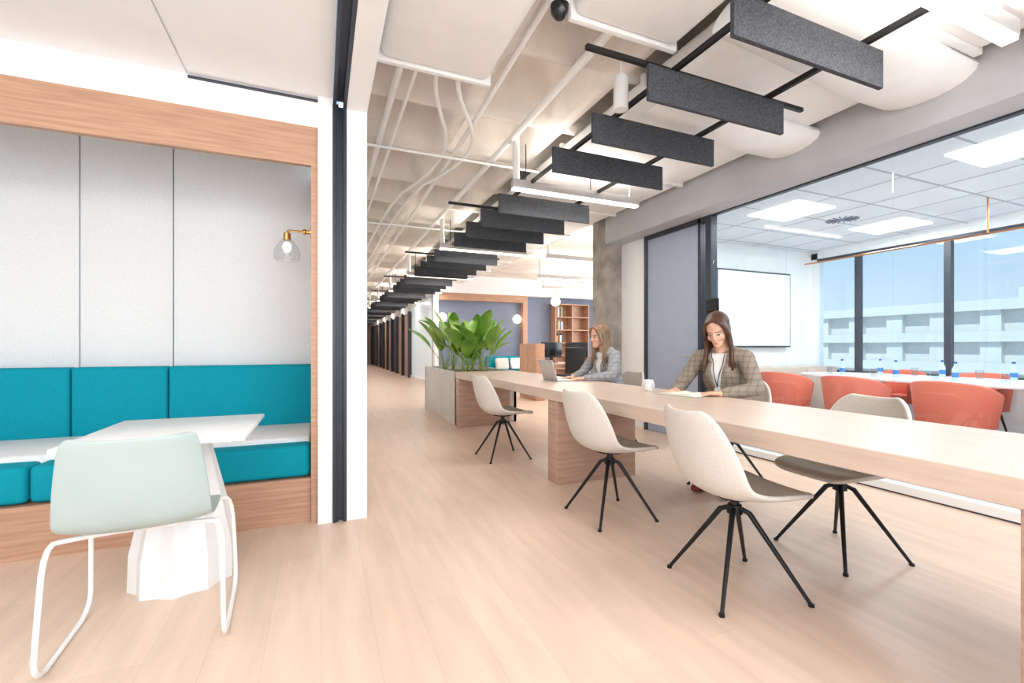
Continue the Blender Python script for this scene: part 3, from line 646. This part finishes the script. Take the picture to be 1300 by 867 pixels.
def person(label,loc,rz,scale,hair,coat,headyaw,headpitch,headroll,handL,handR,shoe,ankle):
    R=root('person',label,'person',loc,rz); R.scale=(scale,)*3
    P=[]; J=[]
    sh=.99; shx=.10
    P+=[('e',(0,0,.56),(.115,.165,.11)),('e',(.02,0,.68),(.095,.125,.12)),('e',(.05,0,.83),(.1,.14,.14)),('c',(shx-.01,-.13,sh-.015),.045,(shx-.01,.13,sh-.015),.045),('e',(.11,-.065,.86),(.055,.055,.055)),('e',(.11,.065,.86),(.055,.055,.055)),
        ('c',(shx-.02,-.10,sh+.0),.03,(shx-.01,0,sh+.045),.045),('c',(shx-.02,.10,sh+.0),.03,(shx-.01,0,sh+.045),.045)]
    J+=[('e',(-.01,0,.56),(.14,.19,.12)),('e',(.02,0,.68),(.12,.15,.13)),('e',(.05,0,.83),(.118,.16,.15)),('c',(shx-.01,-.135,sh-.02),.06,(shx-.01,.135,sh-.02),.06),('e',(.115,-.06,.86),(.06,.062,.07)),('e',(.115,.06,.86),(.06,.062,.07)),
        ('c',(shx-.02,-.12,sh+.0),.045,(shx-.03,-.035,sh+.035),.045),('c',(shx-.02,.12,sh+.0),.045,(shx-.03,.035,sh+.035),.045)]
    Hm=Matrix.Translation((.165,0,1.165))@Matrix.Rotation(headyaw,4,'Z')@Matrix.Rotation(headpitch,4,'Y')@Matrix.Rotation(headroll,4,'X')
    H3=Hm.to_3x3()
    h=lambda x,y,z: Hm@Vector((x,y,z))
    P+=[('c',(shx-.01,0,1.0),.054,h(-.03,0,-.07),.048),('e',h(-.01,0,.03),(.092,.073,.085),H3),('e',h(.02,0,-.022),(.073,.059,.078),H3),('e',h(.052,0,-.075),(.041,.036,.036),H3),('e',h(.074,0,-.090),(.021,.019,.018),H3),
        ('c',h(.086,0,.012),.007,h(.102,0,-.022),.009),('e',h(.096,0,-.028),(.01,.0145,.0075),H3),('e',h(.066,0,.028),(.02,.042,.013),H3),('e',h(.056,-.036,-.025),(.026,.022,.025),H3),('e',h(.056,.036,-.025),(.026,.022,.025),H3),
        ('e',h(.088,0,-.053),(.009,.021,.006),H3),('e',h(.087,0,-.061),(.009,.018,.006),H3),('e',h(-.008,-.073,-.008),(.017,.008,.03),H3),('e',h(-.008,.073,-.008),(.017,.008,.03),H3)]
    for s,(el,wr,hd) in ((1,handL),(-1,handR)):
        S_=(shx-.01,.165*s,sh-.02)
        P+=[('c',S_,.047,el,.037),('c',el,.037,wr,.024)]; hand(P,wr,hd,(0,0,1),-s)
        wv=Vector(wr); ev=Vector(el); cuff=ev+(wv-ev)*.90
        J+=[('c',S_,.058,el,.05),('c',el,.05,cuff,.036)]
    Tt=[]; ax=ankle
    for s in (1,-1):
        hip=(.03,.09*s,.545); kn=(.43,.1*s,.535); an=(ax,.1*s,.09); mid=(kn[0]*.4+ax*.6-.01,.1*s,.33)
        P+=[('c',hip,.085,kn,.056),('c',kn,.056,mid,.05),('c',mid,.05,an,.033),('c',an,.033,(ax+.1,.1*s,.04),.03),('e',(ax+.06,.1*s,.04),(.11,.036,.028))]
        Tt+=[('c',hip,.098,kn,.07),('c',kn,.07,(ax+.02,.1*s,.17),.06)]
    body=union(P,.0042,2); B=bvh(body); add('body',body,'skin',R)
    jk=union(J,.008,5); JB=bvh(jk); add('jacket',jk,coat,R)
    tr=union(Tt+[('e',(0,0,.56),(.122,.172,.115))],.009,4); add('trousers',tr,'dkcloth',R)
    for s in (1,-1):
        sb=union([('e',(ax+.07,.1*s,.04),(.13,.046,.038)),('c',(ax,.1*s,.05),.045,(ax,.1*s,.15),.047)],.006,3); add('shoe',sb,shoe,R)
    def strip(B_,rows,m,name,off,parentlabel=None,origin=1.0):
        bm=bmesh.new(); g=[]
        for (z,ya,yb) in rows:
            r=[]
            for k in range(9):
                y=ya+(yb-ya)*k/8; hit=B_.ray_cast(Vector((origin,y,z)),Vector((-1,0,0)))
                x=hit[0].x if hit[0] else shx; r.append(bm.verts.new((x+off,y,z)))
            g.append(r)
        for i in range(len(g)-1):
            for k in range(8): bm.faces.new((g[i][k],g[i][k+1],g[i+1][k+1],g[i+1][k]))
        o=add(name,bm,m,R,label=parentlabel,sharp=3); mm=o.modifiers.new('s','SOLIDIFY'); mm.thickness=.006; mm.offset=0
    zs=[.70+.30*i/14 for i in range(15)]
    strip(JB,[(z,-.012-.055*((z-.70)/.3),.012+.055*((z-.70)/.3)) for z in zs],'shirt','shirt',.002,'white shirt front')
    for s in (1,-1):
        strip(JB,[(z,s*(.010+.053*((z-.70)/.3)),s*(.016+.053*((z-.70)/.3)+.045*min(1,(z-.7)/.18))) for z in zs],coat,'lapel',.008)
    def fp(name,cy,cz,ry,rz_,m,off,tilt=0):
        bm=bmesh.new(); ring=[]
        def prj(y,z):
            o=h(.35,y,z); dr=(H3@Vector((-1,0,0))).normalized(); q=B.ray_cast(o,dr); return (q[0] if q[0] else h(.08,y,z))-dr*off
        c=bm.verts.new(prj(cy,cz))
        for k in range(16):
            a=2*math.pi*k/16; y=ry*math.cos(a); z=rz_*math.sin(a); ring.append(bm.verts.new(prj(cy+y*math.cos(tilt)-z*math.sin(tilt),cz+y*math.sin(tilt)+z*math.cos(tilt))))
        for k in range(16): bm.faces.new((c,ring[k],ring[(k+1)%16]))
        add(name,bm,m,R,sharp=3)
    for s in (1,-1):
        fp('eye',.03*s,.0,.0135,.0045,'eyewhite',.0012); fp('iris',.03*s,-.001,.0055,.0045,'dark',.0022); fp('eyelash',.03*s,.0045,.016,.0028,'dark',.003,-.08*s)
        fp('eyebrow',.031*s,.022,.019,.0036,'brow',.002,-.1*s)
    fp('lips',0,-.057,.019,.007,'lips',.0012)
    Hh=[('e',h(-.034,0,.040),(.096,.081,.088),H3),('e',h(-.055,0,-.01),(.068,.073,.09),H3)]
    rnd=random.Random(7)
    for s in (1,-1):
        for k in range(14):
            f=k/13; x=.050-.135*f; drop=.0 if f<.4 else (f-.4)*.05
            a=h(x,.005*s,.098-drop+.018*math.sin(f*2.2)); b=h(x+.008*(1-f),.045*s,.088-drop); c=h(x*.9+.004,.074*s*(1-.35*f*f),.035); d=h(x*.8-.004,.080*s*(1-.4*f),-.04)
            e1=Vector((d.x*.85+.012*(1-f)+rnd.uniform(-.008,.008),d.y+.010*s,d.z-.08))
            e2=Vector((e1.x+.018*(1-f)-.03*f+rnd.uniform(-.01,.01),e1.y+.006*s+rnd.uniform(-.01,.01),e1.z-.08)); e3=Vector((e2.x+rnd.uniform(-.01,.015),e2.y+rnd.uniform(-.012,.012),e2.z-.06-rnd.uniform(0,.05)))
            pts=chaikin([a,b,c,d,e1,e2,e3],1); n=len(pts)
            def rr(j):
                u=j/(n-1); return .0095+.005*math.sin(math.pi*min(1,u*1.1)) if u<.8 else .0125-.035*(u-.8)
            for i in range(n-1): Hh.append(('c',pts[i],rr(i),pts[i+1],rr(i+1)))
    hm=union(Hh,.0038,1); add('hair',hm,hair,R)
    return R,JB
R2,JB2=person('woman in brown tweed check blazer reading an open book',(2.9,2.60,0),math.radians(197),1.05,'hair_brown','plaid',math.radians(10),math.radians(30),math.radians(6),
  ((.17,.27,.765),(.37,.12,.735),(.6,-.75,0)),((.17,-.27,.765),(.38,-.2,.735),(.9,.25,0)),'shoe',.13)
bm=NB()
for s in (1,-1):
    pts=[]
    for i in range(9):
        z=1.0-.24*i/8; y=s*.05*(1-i/8); q=JB2.ray_cast(Vector((1,y,z)),Vector((-1,0,0))); pts.append(Vector(((q[0].x if q[0] else .1)+.011,y,z)))
    tube(bm,pts,.003,6)
add('lanyard',bm,'dkcloth',R2)
bm=NB(); q=JB2.ray_cast(Vector((1,0,.735)),Vector((-1,0,0))); x=q[0].x+.013; box(bm,x,x+.004,-.028,.028,.69,.77,.002); add('badge',bm,'whitegloss',R2,label='white name badge')
R1,_=person('woman with long blond hair in grey check coat using a laptop',(2.9,4.12,0),math.radians(182),1.04,'hair_blond','plaid2',0,math.radians(12),0,
  ((.2,.25,.775),(.42,.10,.745),(.95,-.2,0)),((.2,-.25,.775),(.42,-.10,.745),(.95,.2,0)),'dkcloth',.4)
# ---------------------------------------------------------------- light / world
w=bpy.data.worlds.new('world'); SC.world=w; w.use_nodes=True; nt=w.node_tree; bg=nt.nodes['Background']
tc=nt.nodes.new('ShaderNodeTexCoord'); sx=nt.nodes.new('ShaderNodeSeparateXYZ'); rp=nt.nodes.new('ShaderNodeValToRGB')
nt.links.new(tc.outputs['Generated'],sx.inputs[0]); nt.links.new(sx.outputs['Z'],rp.inputs[0])
el=rp.color_ramp.elements; el[0].position=0; el[0].color=rgb((224,234,243)); el[1].position=.6; el[1].color=rgb((148,190,232))
nn=el.new(.15); nn.color=rgb((198,219,240))
nt.links.new(rp.outputs[0],bg.inputs[0]); bg.inputs[1].default_value=1.0
def area(name,loc,rot,sx_,sy_,e,c=(1,1,1)):
    l=bpy.data.lights.new(name,'AREA'); l.shape='RECTANGLE'; l.size=sx_; l.size_y=sy_; l.energy=e; l.color=c
    o=bpy.data.objects.new(name,l); COL.objects.link(o); o.location=loc; o.rotation_euler=rot
area('unseen_fill_lamp',(-1.5,.2,2.62),(math.radians(25),0,0),2.6,1.4,62,(1,.98,.96))  # added fill for the booth side, no fixture modelled here
area('unseen_fill_lamp',(1.5,-2.2,2.6),(math.radians(35),0,0),4,1.5,55,(1,.98,.96))  # added fill from behind the camera, out of view
area('rear_fill_lamp',(.6,-2.9,1.5),(math.radians(97),0,0),6,2.2,120,(.98,.99,1))  # added fill for surfaces facing the camera, no rear window is built
area('side_window_lamp',(8.8,8.5,2.0),(0,math.radians(90),0),2,5,170,(.97,.99,1))
sl=bpy.data.lights.new('sun','SUN'); sl.energy=2.4; sl.angle=.02; sl.color=(1,.97,.92); so=bpy.data.objects.new('sun',sl); COL.objects.link(so); so.rotation_euler=(0,math.radians(-42),math.radians(8))
SC.view_settings.view_transform='Standard'
SC.view_settings.look='None'
SC.view_settings.exposure=.30
